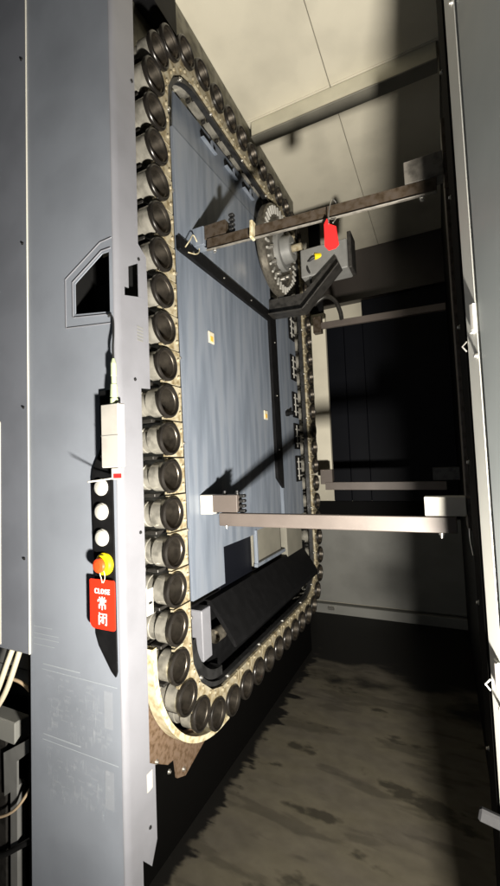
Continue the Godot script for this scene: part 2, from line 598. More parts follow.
# ---------------------------------------------------------------- the painted post on the near side of the opening
func front_post() -> void:
	var p := thing("front_post", Vector3(-1.1, -H, -0.96), "blue grey painted sheet metal door post with a pull pocket", "post")
	var s := mk()
	var zf := -0.95
	var zb := -0.953
	# front sheet, left open round the pocket
	prism(s, pv([-1.312, -H, -0.912, -H, -0.912, 0.505, -1.078, 0.527, -1.078, 0.632, -1.312, 0.632]), "z", zb, zf)
	prism(s, pv([-1.312, 0.632, -1.078, 0.632, -0.955, 0.703, -0.925, 0.703, -0.925, 0.507, -0.912, 0.505, -0.912, 2.34, -1.312, 2.34]), "z", zb, zf)
	part(s, "front_sheet", M.paint, p)
	# rounded corner
	s = mk()
	var n := 8
	for i in n:
		var t0 := PI / 2 * i / n
		var t1 := PI / 2 * (i + 1) / n
		var a := Vector3(-0.912 + 0.012 * sin(t0), 0, -0.976 + 0.026 * cos(t0))
		var b := Vector3(-0.912 + 0.012 * sin(t1), 0, -0.976 + 0.026 * cos(t1))
		var na := Vector3(sin(t0), 0, cos(t0) * 0.5).normalized()
		var nb := Vector3(sin(t1), 0, cos(t1) * 0.5).normalized()
		var lo := Vector3(0, -H, 0)
		var hi := Vector3(0, 2.34, 0)
		for q in [[a + lo, na, b + hi, nb, b + lo, nb], [a + lo, na, a + hi, na, b + hi, nb]]:
			vert(s, q[0], q[1])
			vert(s, q[2], q[3])
			vert(s, q[4], q[5])
	part(s, "corner", M.paint_jamb, p)
	# inner face of the post with its tabs and slot
	s = mk()
	prism(s, pv([-0.976, -H, -1.02, -H, -1.02, -1.19, -1.06, -1.24, -1.088, -1.18, -1.086, -0.95, -1.06, -0.93, -1.06, 0.275, -1.106, 0.28, -1.104, 0.60, -0.976, 0.565]), "x", -0.903, -0.90)
	prism(s, pv([-0.976, 0.565, -0.99, 0.569, -0.99, 0.66, -0.976, 0.66]), "x", -0.903, -0.90)
	prism(s, pv([-1.058, 0.587, -1.104, 0.60, -1.10, 0.745, -1.06, 0.775, -1.06, 2.34, -0.976, 2.34, -0.976, 0.66, -0.99, 0.66, -1.058, 0.705]), "x", -0.903, -0.90)
	part(s, "inner_face", M.paint_jamb, p)
	# return flange and pocket
	s = mk()
	b2(s, Vector3(-0.96, -0.90, -1.057), Vector3(-0.904, 0.52, -1.06), 0.0)
	b2(s, Vector3(-0.96, 0.74, -1.057), Vector3(-0.904, 2.33, -1.06), 0.0)
	b2(s, Vector3(-0.96, 0.63, -1.060), Vector3(-0.945, 0.74, -1.03), 0.0)
	part(s, "return_flange", M.paint_jamb, p)
	s = mk()
	b2(s, Vector3(-1.10, 0.46, -1.05), Vector3(-0.98, 0.76, -1.053), 0.0)
	b2(s, Vector3(-1.10, 0.46, -0.955), Vector3(-1.103, 0.76, -1.05), 0.0)
	b2(s, Vector3(-0.98, 0.46, -1.12), Vector3(-0.96, 0.76, -1.05), 0.0)
	b2(s, Vector3(-1.10, 0.46, -0.955), Vector3(-0.92, 0.463, -1.05), 0.0)
	part(s, "pocket", M.black_void, p)
	# pressed rim round the pocket
	s = mk()
	var rim := [Vector3(-0.918, 0.712, zf), Vector3(-0.956, 0.712, zf), Vector3(-1.088, 0.638, zf), Vector3(-1.088, 0.518, zf), Vector3(-0.918, 0.497, zf)]
	for i in rim.size() - 1:
		var d: Vector3 = rim[i + 1] - rim[i]
		var bas := Basis(Vector3(0, 0, 1), atan2(d.y, d.x))
		bx(s, (rim[i] + rim[i + 1]) * 0.5 + Vector3(0, 0, 0.001), Vector3(d.length() + 0.002, 0.003, 0.004), 0.001, bas)
	part(s, "pocket_rim", M.paint_jamb, p)
	s = mk()
	var rim2 := [Vector3(-0.915, 0.745, zf), Vector3(-0.962, 0.742, zf), Vector3(-1.122, 0.656, zf), Vector3(-1.122, 0.488, zf), Vector3(-0.915, 0.468, zf)]
	for i in rim2.size() - 1:
		var d: Vector3 = rim2[i + 1] - rim2[i]
		var bas := Basis(Vector3(0, 0, 1), atan2(d.y, d.x))
		bx(s, (rim2[i] + rim2[i + 1]) * 0.5 + Vector3(0, 0, 0.0005), Vector3(d.length() + 0.003, 0.004, 0.004), 0.0015, bas)
	part(s, "pocket_edge", M.paint_jamb, p)
	# bolts and vents on the inner face
	var bmesh := bolt_mesh(0.004, 0.005)
	for v in [[-1.03, 0.30], [-1.045, 1.35], [-1.06, 0.72], [-1.04, -0.2], [-1.055, -1.12]]:
		share(bmesh, "screw", M.bolt_black, p, Vector3(-0.90 + 1.1, v[1] + H, v[0] + 0.96))
	s = mk()
	for i in 5:
		b2(s, Vector3(-0.9005, 0.435 + i * 0.011, -1.045), Vector3(-0.899, 0.441 + i * 0.011, -1.075), 0.0)
	part(s, "data_plate", M.grey_steel, p)
	s = mk()
	b2(s, Vector3(-0.9005, -1.01, -1.045), Vector3(-0.8985, -0.955, -1.07), 0.0)
	part(s, "data_plate", M.block_white, p)
	s = mk()
	b2(s, Vector3(-0.9005, -0.475, -1.062), Vector3(-0.899, -0.39, -1.095), 0.0)
	var pl := part(s, "paper_label", M.white_plastic, p)
	s = mk()
	b2(s, Vector3(-0.8992, -0.44, -1.072), Vector3(-0.898, -0.432, -1.088), 0.0)
	part(s, "print", M.bolt_black, pl)
	# rubbed ghost lines and residue low on the front sheet
	var lines := []
	for y in [-0.650, -0.876]:
		lines.append([-1.255, y - 0.001, 0.33, 0.002])
		lines.append([-1.25, y + 0.016, 0.17, 0.003])
	for v in [[-1.295, -0.553, 0.12], [-1.295, -0.574, 0.1], [-1.295, -0.515, 0.09], [-1.295, -0.538, 0.12]]:
		lines.append([v[0], v[1], v[2], 0.0018])
	for v in lines:
		s = mk()
		b2(s, Vector3(v[0], v[1], zf), Vector3(v[0] + v[2], v[1] + v[3], zf + 0.0005), 0.0)
		part(s, "rubbed_line", M.rubbed, p)
	var img := Image.create(256, 384, false, Image.FORMAT_RGBA8)
	img.fill(Color(0.78, 0.80, 0.82, 0.0))
	for block in [[20, 20, 200, 150], [20, 205, 200, 120]]:
		for i in 150:
			var x: int = block[0] + rng.randi_range(0, block[2])
			var y: int = block[1] + rng.randi_range(0, block[3])
			var wpx := rng.randi_range(2, 22)
			var hpx := rng.randi_range(2, 9)
			if rng.randf() < 0.3:
				wpx = rng.randi_range(2, 6)
				hpx = rng.randi_range(10, 30)
			var al := rng.randf_range(0.02, 0.11)
			img.blend_rect(filled(wpx, hpx, Color(0.80, 0.82, 0.84, al)), Rect2i(0, 0, wpx, hpx), Vector2i(x, y))
	for i in 2:
		img.blend_rect(filled(26, 90, Color(0.82, 0.83, 0.84, 0.12)), Rect2i(0, 0, 26, 90), Vector2i(212, 25 + i * 190))
	var gm := StandardMaterial3D.new()
	gm.resource_name = "residue"
	gm.albedo_texture = ImageTexture.create_from_image(img)
	gm.transparency = BaseMaterial3D.TRANSPARENCY_ALPHA
	gm.roughness = 0.6
	var qm := QuadMesh.new()
	qm.size = Vector2(0.345, 0.47)
	var q := share(qm, "print_residue", gm, p, Vector3(-1.09 + 1.1, -0.87 + H, 0.96 - 0.9488))

	# neighbouring panel, one sheet thickness proud
	var np := thing("side_panel", Vector3(-1.6, -0.61, -0.94), "blue grey cover panel beside the post above the hose bay", "panel")
	s = mk()
	b2(s, Vector3(-2.3, -0.612, -0.9455), Vector3(-1.3145, 2.34, -0.9515), 0.001)
	part(s, "sheet", M.paint_side, np)
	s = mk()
	b2(s, Vector3(-1.3142, -0.612, -0.945), Vector3(-1.3125, 2.34, -0.9515), 0.0)  # pale edge colour paints in the torchlight it catches
	part(s, "lit_edge", M.seam_light, np)
	s = mk()
	b2(s, Vector3(-1.468, -0.60, -0.9457), Vector3(-1.463, 0.20, -0.9435), 0.0005)
	b2(s, Vector3(-2.0, 0.196, -0.9457), Vector3(-1.463, 0.20, -0.9433), 0.0005)
	part(s, "hatch_edge", M.seam_light, np)
	for y in [1.55, 0.84, 0.24, -0.29]:
		share(bmesh, "screw", M.bolt_black, np, Vector3(-1.335 + 1.6, y + 0.61, -0.0055), Basis(Vector3.UP, -PI / 2))
	for y in [0.19, -0.14, -0.56]:
		share(bmesh, "screw", M.bolt_black, np, Vector3(-1.48 + 1.6, y + 0.61, -0.0055), Basis(Vector3.UP, -PI / 2))

func filled(w: int, h: int, c: Color) -> Image:
	var i := Image.create(w, h, false, Image.FORMAT_RGBA8)
	i.fill(c)
	return i

# ---------------------------------------------------------------- switch plate, sign, interlock
func stroke(s: SurfaceTool, o: Vector2, k: float, a: Array, z: float, w := 0.1) -> void:
	var p := o + Vector2(a[0], a[1]) * k
	var q := o + Vector2(a[2], a[3]) * k
	var d := q - p
	bx(s, Vector3((p.x + q.x) / 2, (p.y + q.y) / 2, z), Vector3(d.length() + w * k * 0.6, w * k, 0.0012), 0.0002, Basis(Vector3(0, 0, 1), d.angle()))

func controls() -> void:
	var zf := -0.95
	var t := thing("switch_plate", Vector3(-0.965, -0.2, zf), "tall black switch plate with three white buttons and emergency stop", "switch plate")
	var s := mk()
	prism(s, pv([-0.968, 0.255, -0.925, 0.255, -0.918, -0.60, -0.923, -0.615, -0.935, -0.605, -0.985, -0.535, -0.998, -0.50, -1.009, -0.02, -1.005, 0.005, -0.998, 0.02, -0.968, 0.075]), "z", zf + 0.001, zf + 0.007)
	part(s, "plate", M.black_paint, t)
	for y in [-0.047, -0.122, -0.202]:
		s = mk()
		lathe(s, [Vector2(0, 0.0265), Vector2(0.004, 0.0265), Vector2(0.005, 0.0245), Vector2(0.009, 0.0235), Vector2(0.012, 0.018), Vector2(0.0135, 0.009), Vector2(0.014, 0.0)], 28, Transform3D(Basis(Vector3.UP, -PI / 2), Vector3(-0.966, y, zf + 0.007)))
		part(s, "button", M.white_plastic, t)
	s = mk()
	var at := Transform3D(Basis(Vector3.UP, -PI / 2), Vector3(-0.957, -0.282, zf + 0.007))
	lathe(s, [Vector2(0, 0.034), Vector2(0.006, 0.034), Vector2(0.008, 0.031), Vector2(0.014, 0.028), Vector2(0.014, 0.0)], 32, at)
	part(s, "yellow_collar", M.yellow, t)
	s = mk()
	lathe(s, [Vector2(0.012, 0.014), Vector2(0.019, 0.014), Vector2(0.019, 0.021), Vector2(0.025, 0.0225), Vector2(0.030, 0.020), Vector2(0.0325, 0.012), Vector2(0.033, 0.0)], 32, at)
	part(s, "stop_button", M.red_button, t)
	var bmesh := bolt_mesh(0.0035, 0.004)
	share(bmesh, "screw", M.bolt, t, Vector3(-0.962 + 0.965, 0.048 + 0.2, 0.007), Basis(Vector3.UP, -PI / 2))

	# hanging red sign
	var zs := zf + 0.018
	t = thing("warning_sign", Vector3(-0.976, -0.49, zs), "red plastic sign reading CLOSE hung below the emergency stop", "sign")
	s = mk()
	var x0 := -1.010
	var x1 := -0.909
	var yt := -0.327
	var yb := -0.475
	var poly := PackedVector2Array()
	poly.append(Vector2(x0, yt - 0.004))
	poly.append(Vector2(x0 + 0.004, yt))
	poly.append(Vector2(x1 - 0.004, yt))
	poly.append(Vector2(x1, yt - 0.004))
	for i in 5:
		var a := -PI / 2 * i / 4.0
		poly.append(Vector2(x1 - 0.008 + 0.008 * cos(a), yb + 0.008 + 0.008 * sin(a)))
	for i in 7:
		var a := -PI / 2 - PI / 2 * i / 6.0
		poly.append(Vector2(x0 + 0.02 + 0.02 * cos(a), yb + 0.02 + 0.02 * sin(a)))
	prism(s, poly, "z", zs - 0.0015, zs + 0.0015)
	part(s, "board", M.red_sign, t)
	var tm := TextMesh.new()
	tm.text = "CLOSE"
	var f := SystemFont.new()
	f.font_names = PackedStringArray(["Droid Sans"])
	f.font_weight = 700
	tm.font = f
	tm.font_size = 48
	tm.pixel_size = 0.00044
	tm.depth = 0.001
	share(tm, "lettering", M.white_ink, t, Vector3(-0.9585 + 0.976, -0.362 + 0.49, 0.002))
	s = mk()
	var o := Vector2(-0.976, -0.414)
	for a in [[0.5, 1.05, 0.5, 0.84], [0.2, 1.0, 0.3, 0.86], [0.8, 1.0, 0.7, 0.86], [0.05, 0.8, 0.95, 0.8], [0.05, 0.8, 0.02, 0.64], [0.95, 0.8, 0.9, 0.66], [0.28, 0.68, 0.72, 0.68], [0.28, 0.52, 0.72, 0.52], [0.28, 0.68, 0.28, 0.52], [0.72, 0.68, 0.72, 0.52], [0.15, 0.38, 0.85, 0.38], [0.15, 0.38, 0.15, 0.05], [0.85, 0.38, 0.85, 0.05], [0.5, 0.48, 0.5, -0.05]]:
		stroke(s, o, 0.034, a, zs + 0.0022)
	part(s, "character", M.white_ink, t)
	s = mk()
	o = Vector2(-0.975, -0.460)
	for a in [[0.08, 0.78, 0.08, -0.02], [0.1, 0.98, 0.2, 0.86], [0.32, 0.92, 0.95, 0.92], [0.95, 0.92, 0.95, 0.0], [0.95, 0.0, 0.82, 0.02], [0.25, 0.62, 0.8, 0.62], [0.58, 0.78, 0.58, 0.14], [0.58, 0.14, 0.46, 0.18], [0.56, 0.58, 0.26, 0.24]]:
		stroke(s, o, 0.034, a, zs + 0.0022)
	part(s, "character", M.white_ink, t)
	s = mk()
	tube(s, curve([Vector3(-0.957, -0.336, zs + 0.002), Vector3(-0.957, -0.32, zs + 0.006), Vector3(-0.957, -0.305, zs + 0.011), Vector3(-0.957, -0.290, zs + 0.007)], 4), 0.0013, 6)
	tube(s, curve([Vector3(-0.953, -0.336, zs + 0.002), Vector3(-0.946, -0.322, zs + 0.002), Vector3(-0.945, -0.307, zs + 0.004), Vector3(-0.953, -0.292, zs + 0.003)], 4), 0.0011, 6)
	part(s, "string", M.hose_cream, t)

	# interlock switch, its green plug and lead
	t = thing("interlock_switch", Vector3(-0.9, 0.01, -0.93), "cream interlock box with green plug above the switch plate", "switch box")
	s = mk()
	b2(s, Vector3(-0.935, 0.012, -0.9425), Vector3(-0.865, 0.205, -0.913), 0.003)
	part(s, "housing", M.box_cream, t)
	s = mk()
	b2(s, Vector3(-0.9352, 0.108, -0.9128), Vector3(-0.8648, 0.1095, -0.9122), 0.0)
	part(s, "lid_joint", M.grey_steel, t)
	s = mk()
	lathe(s, [Vector2(0, 0.012), Vector2(0.016, 0.012), Vector2(0.016, 0.0095), Vector2(0.022, 0.0095), Vector2(0.022, 0.012), Vector2(0.06, 0.010), Vector2(0.062, 0.0075), Vector2(0.085, 0.0075), Vector2(0.087, 0.009), Vector2(0.125, 0.0085), Vector2(0.14, 0.004), Vector2(0.14, 0.0)], 16, Transform3D(Basis(Vector3(0, 0, 1), PI / 2), Vector3(-0.894, 0.205, -0.928)))
	part(s, "plug", M.green_plug, t)
	s = mk()
	tube(s, curve([Vector3(-0.894, 0.34, -0.928), Vector3(-0.897, 0.38, -0.93), Vector3(-0.901, 0.43, -0.938), Vector3(-0.906, 0.475, -0.942), Vector3(-0.915, 0.492, -0.938), Vector3(-0.925, 0.487, -0.943)], 5), 0.0032, 8)
	part(s, "lead", M.cable_black, t)

	t = thing("marker_tag", Vector3(-0.89, -0.03, -0.93), "small white tag with red print and a white tie", "tag")
	s = mk()
	b2(s, Vector3(-0.905, -0.024, -0.9225), Vector3(-0.86, 0.010, -0.9255), 0.001)
	part(s, "card", M.white_plastic, t)
	s = mk()
	b2(s, Vector3(-0.896, -0.020, -0.9223), Vector3(-0.865, -0.007, -0.9218), 0.0)
	part(s, "print", M.red_tag, t)
	s = mk()
	tube(s, [Vector3(-0.902, -0.020, -0.924), Vector3(-0.925, -0.024, -0.905), Vector3(-0.937, -0.027, -0.862)], 0.0028, 6)
	part(s, "tie", M.white_plastic, t)

# ---------------------------------------------------------------- the tool chain
func magazine() -> void:
	var base := Vector3(-0.95, -1.17, -2.1)
	var t := thing("tool_magazine", base, "tall oval chain of round steel tool pots round a blue grey guard", "tool magazine")
	var total := loop_len()
	var pitch := total / POTS
	var q := PI * RC / 2
	var a := Y1 - Y0 - 2 * RC
	var b := Z0 - Z1 - 2 * RC
	# --- one pot
	org = Vector3.ZERO
	lean = 0.0
	var s := mk()
	lathe(s, [Vector2(-0.165, 0.0), Vector2(-0.165, 0.036), Vector2(-0.16, 0.042), Vector2(-0.13, 0.042), Vector2(-0.128, 0.049), Vector2(-0.105, 0.049), Vector2(-0.103, 0.046), Vector2(-0.072, 0.046), Vector2(-0.07, 0.054), Vector2(-0.018, 0.054)], 30)
	var body := s.commit()
	s = mk()
	lathe(s, [Vector2(-0.019, 0.050), Vector2(-0.018, 0.0595), Vector2(-0.016, 0.061), Vector2(-0.006, 0.061), Vector2(-0.003, 0.0595), Vector2(-0.0008, 0.0555), Vector2(0.0, 0.0535), Vector2(-0.0012, 0.0515), Vector2(-0.006, 0.0505)], 30)
	var ring := s.commit()
	s = mk()
	lathe(s, [Vector2(-0.006, 0.0505), Vector2(-0.012, 0.0495), Vector2(-0.014, 0.0475), Vector2(-0.12, 0.029), Vector2(-0.117, 0.021), Vector2(-0.135, 0.021), Vector2(-0.135, 0.0)], 30)
	var bore := s.commit()
	s = mk()
	bx(s, Vector3(-0.016, -0.0565, 0.0), Vector3(0.012, 0.012, 0.012), 0.002)
	var key := s.commit()
	# --- one chain link: scalloped plate inside the pot, with rollers; dark side bars beside it
	s = mk()
	var hp := pitch / 2 - 0.003
	var lk := PackedVector2Array()       # (tangent, outward)
	lk.append(Vector2(-hp, -0.094))
	lk.append(Vector2(hp, -0.094))
	lk.append(Vector2(hp, 0.012))
	for i in 9:
		var an := lerpf(-0.2, PI + 0.2, i / 8.0) * -1.0
		lk.append(Vector2(cos(an) * 0.058, sin(an) * 0.058))
	lk.append(Vector2(-hp, 0.012))
	for i in lk.size():
		lk[i] = Vector2(-lk[i].x, lk[i].y)
	prism(s, lk, "x", -0.030, -0.0165)
	var link := s.commit()
	s = mk()
	bx(s, Vector3(-0.09, 0.0, pitch / 2), Vector3(0.05, 0.052, 0.012), 0.002)
	bx(s, Vector3(-0.135, 0.0, pitch / 2), Vector3(0.02, 0.045, 0.016), 0.002)
	var knuckle := s.commit()
	s = mk()
	lathe(s, [Vector2(-0.0165, 0.007), Vector2(-0.0115, 0.007), Vector2(-0.0095, 0.005), Vector2(-0.0095, 0.0)], 8)
	var pin := s.commit()
	lean = 0.0
	for i in POTS:
		var p := loop_at((i + 0.75) * pitch)
		var bas := Basis(Vector3(1, 0, 0), -(p.z - PI / 2))   # local y points outward
		var pos := Vector3(-0.884, p.y, p.x + 0.027 * (p.y - 0.1)) - base
		var spin := Basis(Vector3(1, 0, 0), rng.randf_range(-0.25, 0.25))
		var po := share(body, "tool_pot", M.steel_body, t, pos, bas)
		share(ring, "mouth_ring", M.pot_black, po, Vector3.ZERO, spin)
		share(bore, "taper_bore", M.bore, po, Vector3.ZERO)
		share(key, "drive_key", M.pot_black, po, Vector3.ZERO, bas.inverse() * spin)
		var l := share(link, "chain_link", M.grease, t, pos, bas)
		share(knuckle, "link_bar", M.link_dark, l, Vector3.ZERO)
		for e in [-1, 1]:
			share(pin, "link_pin", M.grease, l, Vector3(0, -0.081, e * pitch * 0.25))
	# --- guide rails
	org = base
	lean = 0.027
	s = mk()
	band(s, 0.0, total, -0.116, -0.098, -0.938, -0.912, 160)
	part(s, "inner_rail", M.rail_dark, t)
	s = mk()
	band(s, -q, 0.0, -0.160, -0.122, -0.985, -0.925, 24)
	part(s, "corner_guide", M.rail_dark, t)
	s = mk()
	band(s, -q - 0.05, 0.06, 0.076, 0.098, -0.975, -0.93, 28)
	part(s, "outer_guide", M.rail_cream, t)
	s = mk()
	prism(s, pv([-1.12, -0.66, -1.12, -1.03, -1.18, -1.055, -1.235, -1.095, -1.278, -1.10, -1.288, -1.18, -1.34, -1.205, -1.52, -1.15, -1.66, -1.135, -1.66, -1.09, -1.50, -1.09, -1.35, -1.04, -1.22, -0.93, -1.17, -0.66]), "x", -1.0, -0.99)
	part(s, "corner_plate", M.rust, t)
	# rail clips with bright screws
	var clip := bolt_mesh(0.006, 0.010)
	for i in 26:
		var p := loop_at(total * (i + 0.3) / 26.0)
		var o2 := off(p, -0.107)
		share(clip, "rail_bolt", M.bolt, t, Vector3(-0.912, o2.y, o2.x + 0.027 * (o2.y - 0.1)) - base)
	for v in [[-1.15, -0.72], [-1.15, -0.9], [-1.27, -1.12], [-1.36, -1.17], [-1.47, -1.13], [-1.2, -1.04]]:
		share(clip, "rail_bolt", M.bolt, t, Vector3(-0.99, v[1], v[0]) - base)
	# --- mounting plate behind the pots, reaching up to the ceiling
	s = mk()
	b2(s, Vector3(-1.10, -0.95, -3.4), Vector3(-1.075, 2.335, -1.09), 0.002)
	part(s, "mounting_plate", M.olive_plate, t)
	s = mk()
	b2(s, Vector3(-1.072, 1.98, -1.52), Vector3(-0.99, 2.33, -1.11), 0.004)
	part(s, "cover_box", M.black_paint, t)
	s = mk()
	b2(s, Vector3(-1.19, -H, -3.5), Vector3(-1.155, -0.96, -0.98), 0.003)
	part(s, "plinth", M.matt_black, t)
	# --- guard box inside the loop
	var xg := -0.97
	s = mk()
	prism(s, pv([-1.418, -0.55, -1.69, -0.55, -1.69, -0.378, -2.05, -0.378, -2.05, -0.36, -2.46, -0.36, -2.46, 1.55, -1.418, 1.48]), "x", xg - 0.05, xg)
	part(s, "guard_panel", M.guard_blue, t)
	s = mk()
	# sloping top flange, folded back from the panel
	var f0 := Vector3(xg, 1.485, -1.42)
	var f1 := Vector3(xg, 1.555, -2.46)
	var f2 := Vector3(xg - 0.02, 1.76, -2.46)
	var f3 := Vector3(xg - 0.02, 1.68, -1.46)
	quad(s, f0, f1, f2, f3, Vector3(1, 0.3, 0))
	quad(s, f0 + Vector3(-0.004, 0, 0), f1 + Vector3(-0.004, 0, 0), f2 + Vector3(-0.004, 0, 0), f3 + Vector3(-0.004, 0, 0), Vector3(-1, -0.3, 0))
	part(s, "top_flange", M.guard_blue, t)
	for v in [[-1.74, 1.64], [-1.98, 1.655], [-2.2, 1.67]]:
		s = mk()
		bx(s, Vector3(xg - 0.012, v[1], v[0]), Vector3(0.02, 0.035, 0.13), 0.002)
		var sl := part(s, "slot", M.black_void, t)
		s = mk()
		bx(s, Vector3(xg - 0.004, v[1] - 0.020, v[0]), Vector3(0.022, 0.004, 0.135), 0.001)
		bx(s, Vector3(xg - 0.004, v[1], v[0] - 0.02), Vector3(0.022, 0.034, 0.012), 0.001)
		part(s, "slot_edge", M.guard_blue, sl)
	# black angle iron across and down the guard
	s = mk()
	bx(s, Vector3(xg + 0.012, 0.955, -1.90), Vector3(0.022, 0.058, 0.99), 0.003)
	part(s, "angle_iron", M.black_paint, t)
	s = mk()
	prism(s, pv([-2.39, 0.98, -2.49, 0.98, -2.49, -0.15, -2.39, -0.08]), "x", xg + 0.001, xg + 0.02)
	part(s, "angle_iron", M.black_paint, t)
	var small := bolt_mesh(0.0035, 0.006)
	for z in [-1.5, -1.78, -2.1]:
		share(small, "screw", M.bolt, t, Vector3(xg + 0.022, 0.955, z + 0.02) - base)
	for y in [0.8, 0.45, 0.1]:
		share(small, "screw", M.bolt, t, Vector3(xg + 0.02, y, -2.43) - base)
	s = mk()
	tube(s, curve([Vector3(xg + 0.024, 0.95, -1.44), Vector3(xg + 0.035, 0.985, -1.46), Vector3(xg + 0.03, 1.03, -1.50), Vector3(xg + 0.02, 1.0, -1.56), Vector3(xg + 0.03, 0.955, -1.52), Vector3(xg + 0.026, 0.935, -1.46)], 6), 0.003, 6)
	part(s, "wire_loop", M.rail_cream, t)
	# yellow tags
	for v in [[0.62, -1.66], [0.31, -2.28]]:
		s = mk()
		bx(s, Vector3(xg + 0.003, v[0], v[1]), Vector3(0.006, 0.055, 0.05), 0.002)
		var yt := part(s, "yellow_label", M.hose_cream, t)
		s = mk()
		bx(s, Vector3(xg + 0.0065, v[0] - 0.006, v[1]), Vector3(0.003, 0.024, 0.024), 0.001)
		part(s, "print", M.yellow_tag, yt)
	# plate with ladder slots before the far run
	s = mk()
	b2(s, Vector3(-0.985, -0.36, -2.90), Vector3(-0.962, 1.12, -2.495), 0.002)
	part(s, "slot_plate", M.guard_blue, t)
	for y in [1.01, 0.71, 0.435, 0.205, -0.03]:
		s = mk()
		bx(s, Vector3(-0.958, y, -2.82), Vector3(0.008, 0.185, 0.11), 0.001)
		var sl := part(s, "ladder_slot", M.black_void, t)
		s = mk()
		for e in [-0.05, 0.0, 0.05]:
			bx(s, Vector3(-0.95, y + e, -2.825), Vector3(0.008, 0.010, 0.08), 0.001)
		bx(s, Vector3(-0.948, y, -2.80), Vector3(0.006, 0.16, 0.010), 0.001)
		part(s, "rungs", M.rung, sl)
	s = mk()
	lathe(s, [Vector2(0, 0.02), Vector2(0.02, 0.02), Vector2(0.02, 0.014), Vector2(0.05, 0.014), Vector2(0.05, 0.0)], 16, Transform3D(Basis.IDENTITY, Vector3(-0.962, 0.355, -2.63)))
	part(s, "knob", M.black_paint, t)
	# lower openings of the guard
	s = mk()
	b2(s, Vector3(-1.03, -0.60, -2.05), Vector3(-1.0, -0.37, -1.69), 0.001)
	part(s, "lower_recess", M.navy, t)
	s = mk()
	b2(s, Vector3(-1.02, -0.56, -2.46), Vector3(-0.985, -0.36, -2.06), 0.002)
	part(s, "lower_cover", M.beam_dark, t)
	s = mk()
	bx(s, Vector3(-0.972, -0.55, -2.26), Vector3(0.02, 0.02, 0.44), 0.002)
	bx(s, Vector3(-0.972, -0.45, -2.055), Vector3(0.02, 0.19, 0.016), 0.002)
	part(s, "cover_frame", M.guard_blue, t)
	s = mk()
	b2(s, Vector3(-1.0, -0.60, -2.80), Vector3(-0.955, -0.37, -2.50), 0.002)
	part(s, "lower_cover", M.beam_dark, t)
	# black chip tray under the guard
	s = mk()
	prism(s, pv([-1.0, -0.585, -0.965, -0.585, -0.852, -0.745, -0.847, -0.77, -0.857, -0.77, -0.97, -0.61, -1.0, -0.61]), "z", -2.80, -1.545)
	part(s, "chip_tray", M.black_paint, t)
	s = mk()
	b2(s, Vector3(-1.02, -0.80, -1.50), Vector3(-0.94, -0.59, -1.43), 0.003)
	part(s, "tray_end", M.paint_jamb, t)
	s = mk()
	lathe(s, [Vector2(0, 0.03), Vector2(0.06, 0.03), Vector2(0.06, 0.018), Vector2(0.10, 0.018), Vector2(0.10, 0.0)], 14, Transform3D(Basis(Vector3.UP, PI / 2), Vector3(-0.93, -0.72, -1.50)))
	part(s, "tray_pivot", M.gear_steel, t)
	s = mk()
	b2(s, Vector3(-1.03, -0.93, -3.0), Vector3(-1.0, -0.58, -1.40), 0.002)
	part(s, "inner_backing", M.black_paint, t)
	lean = 0.0

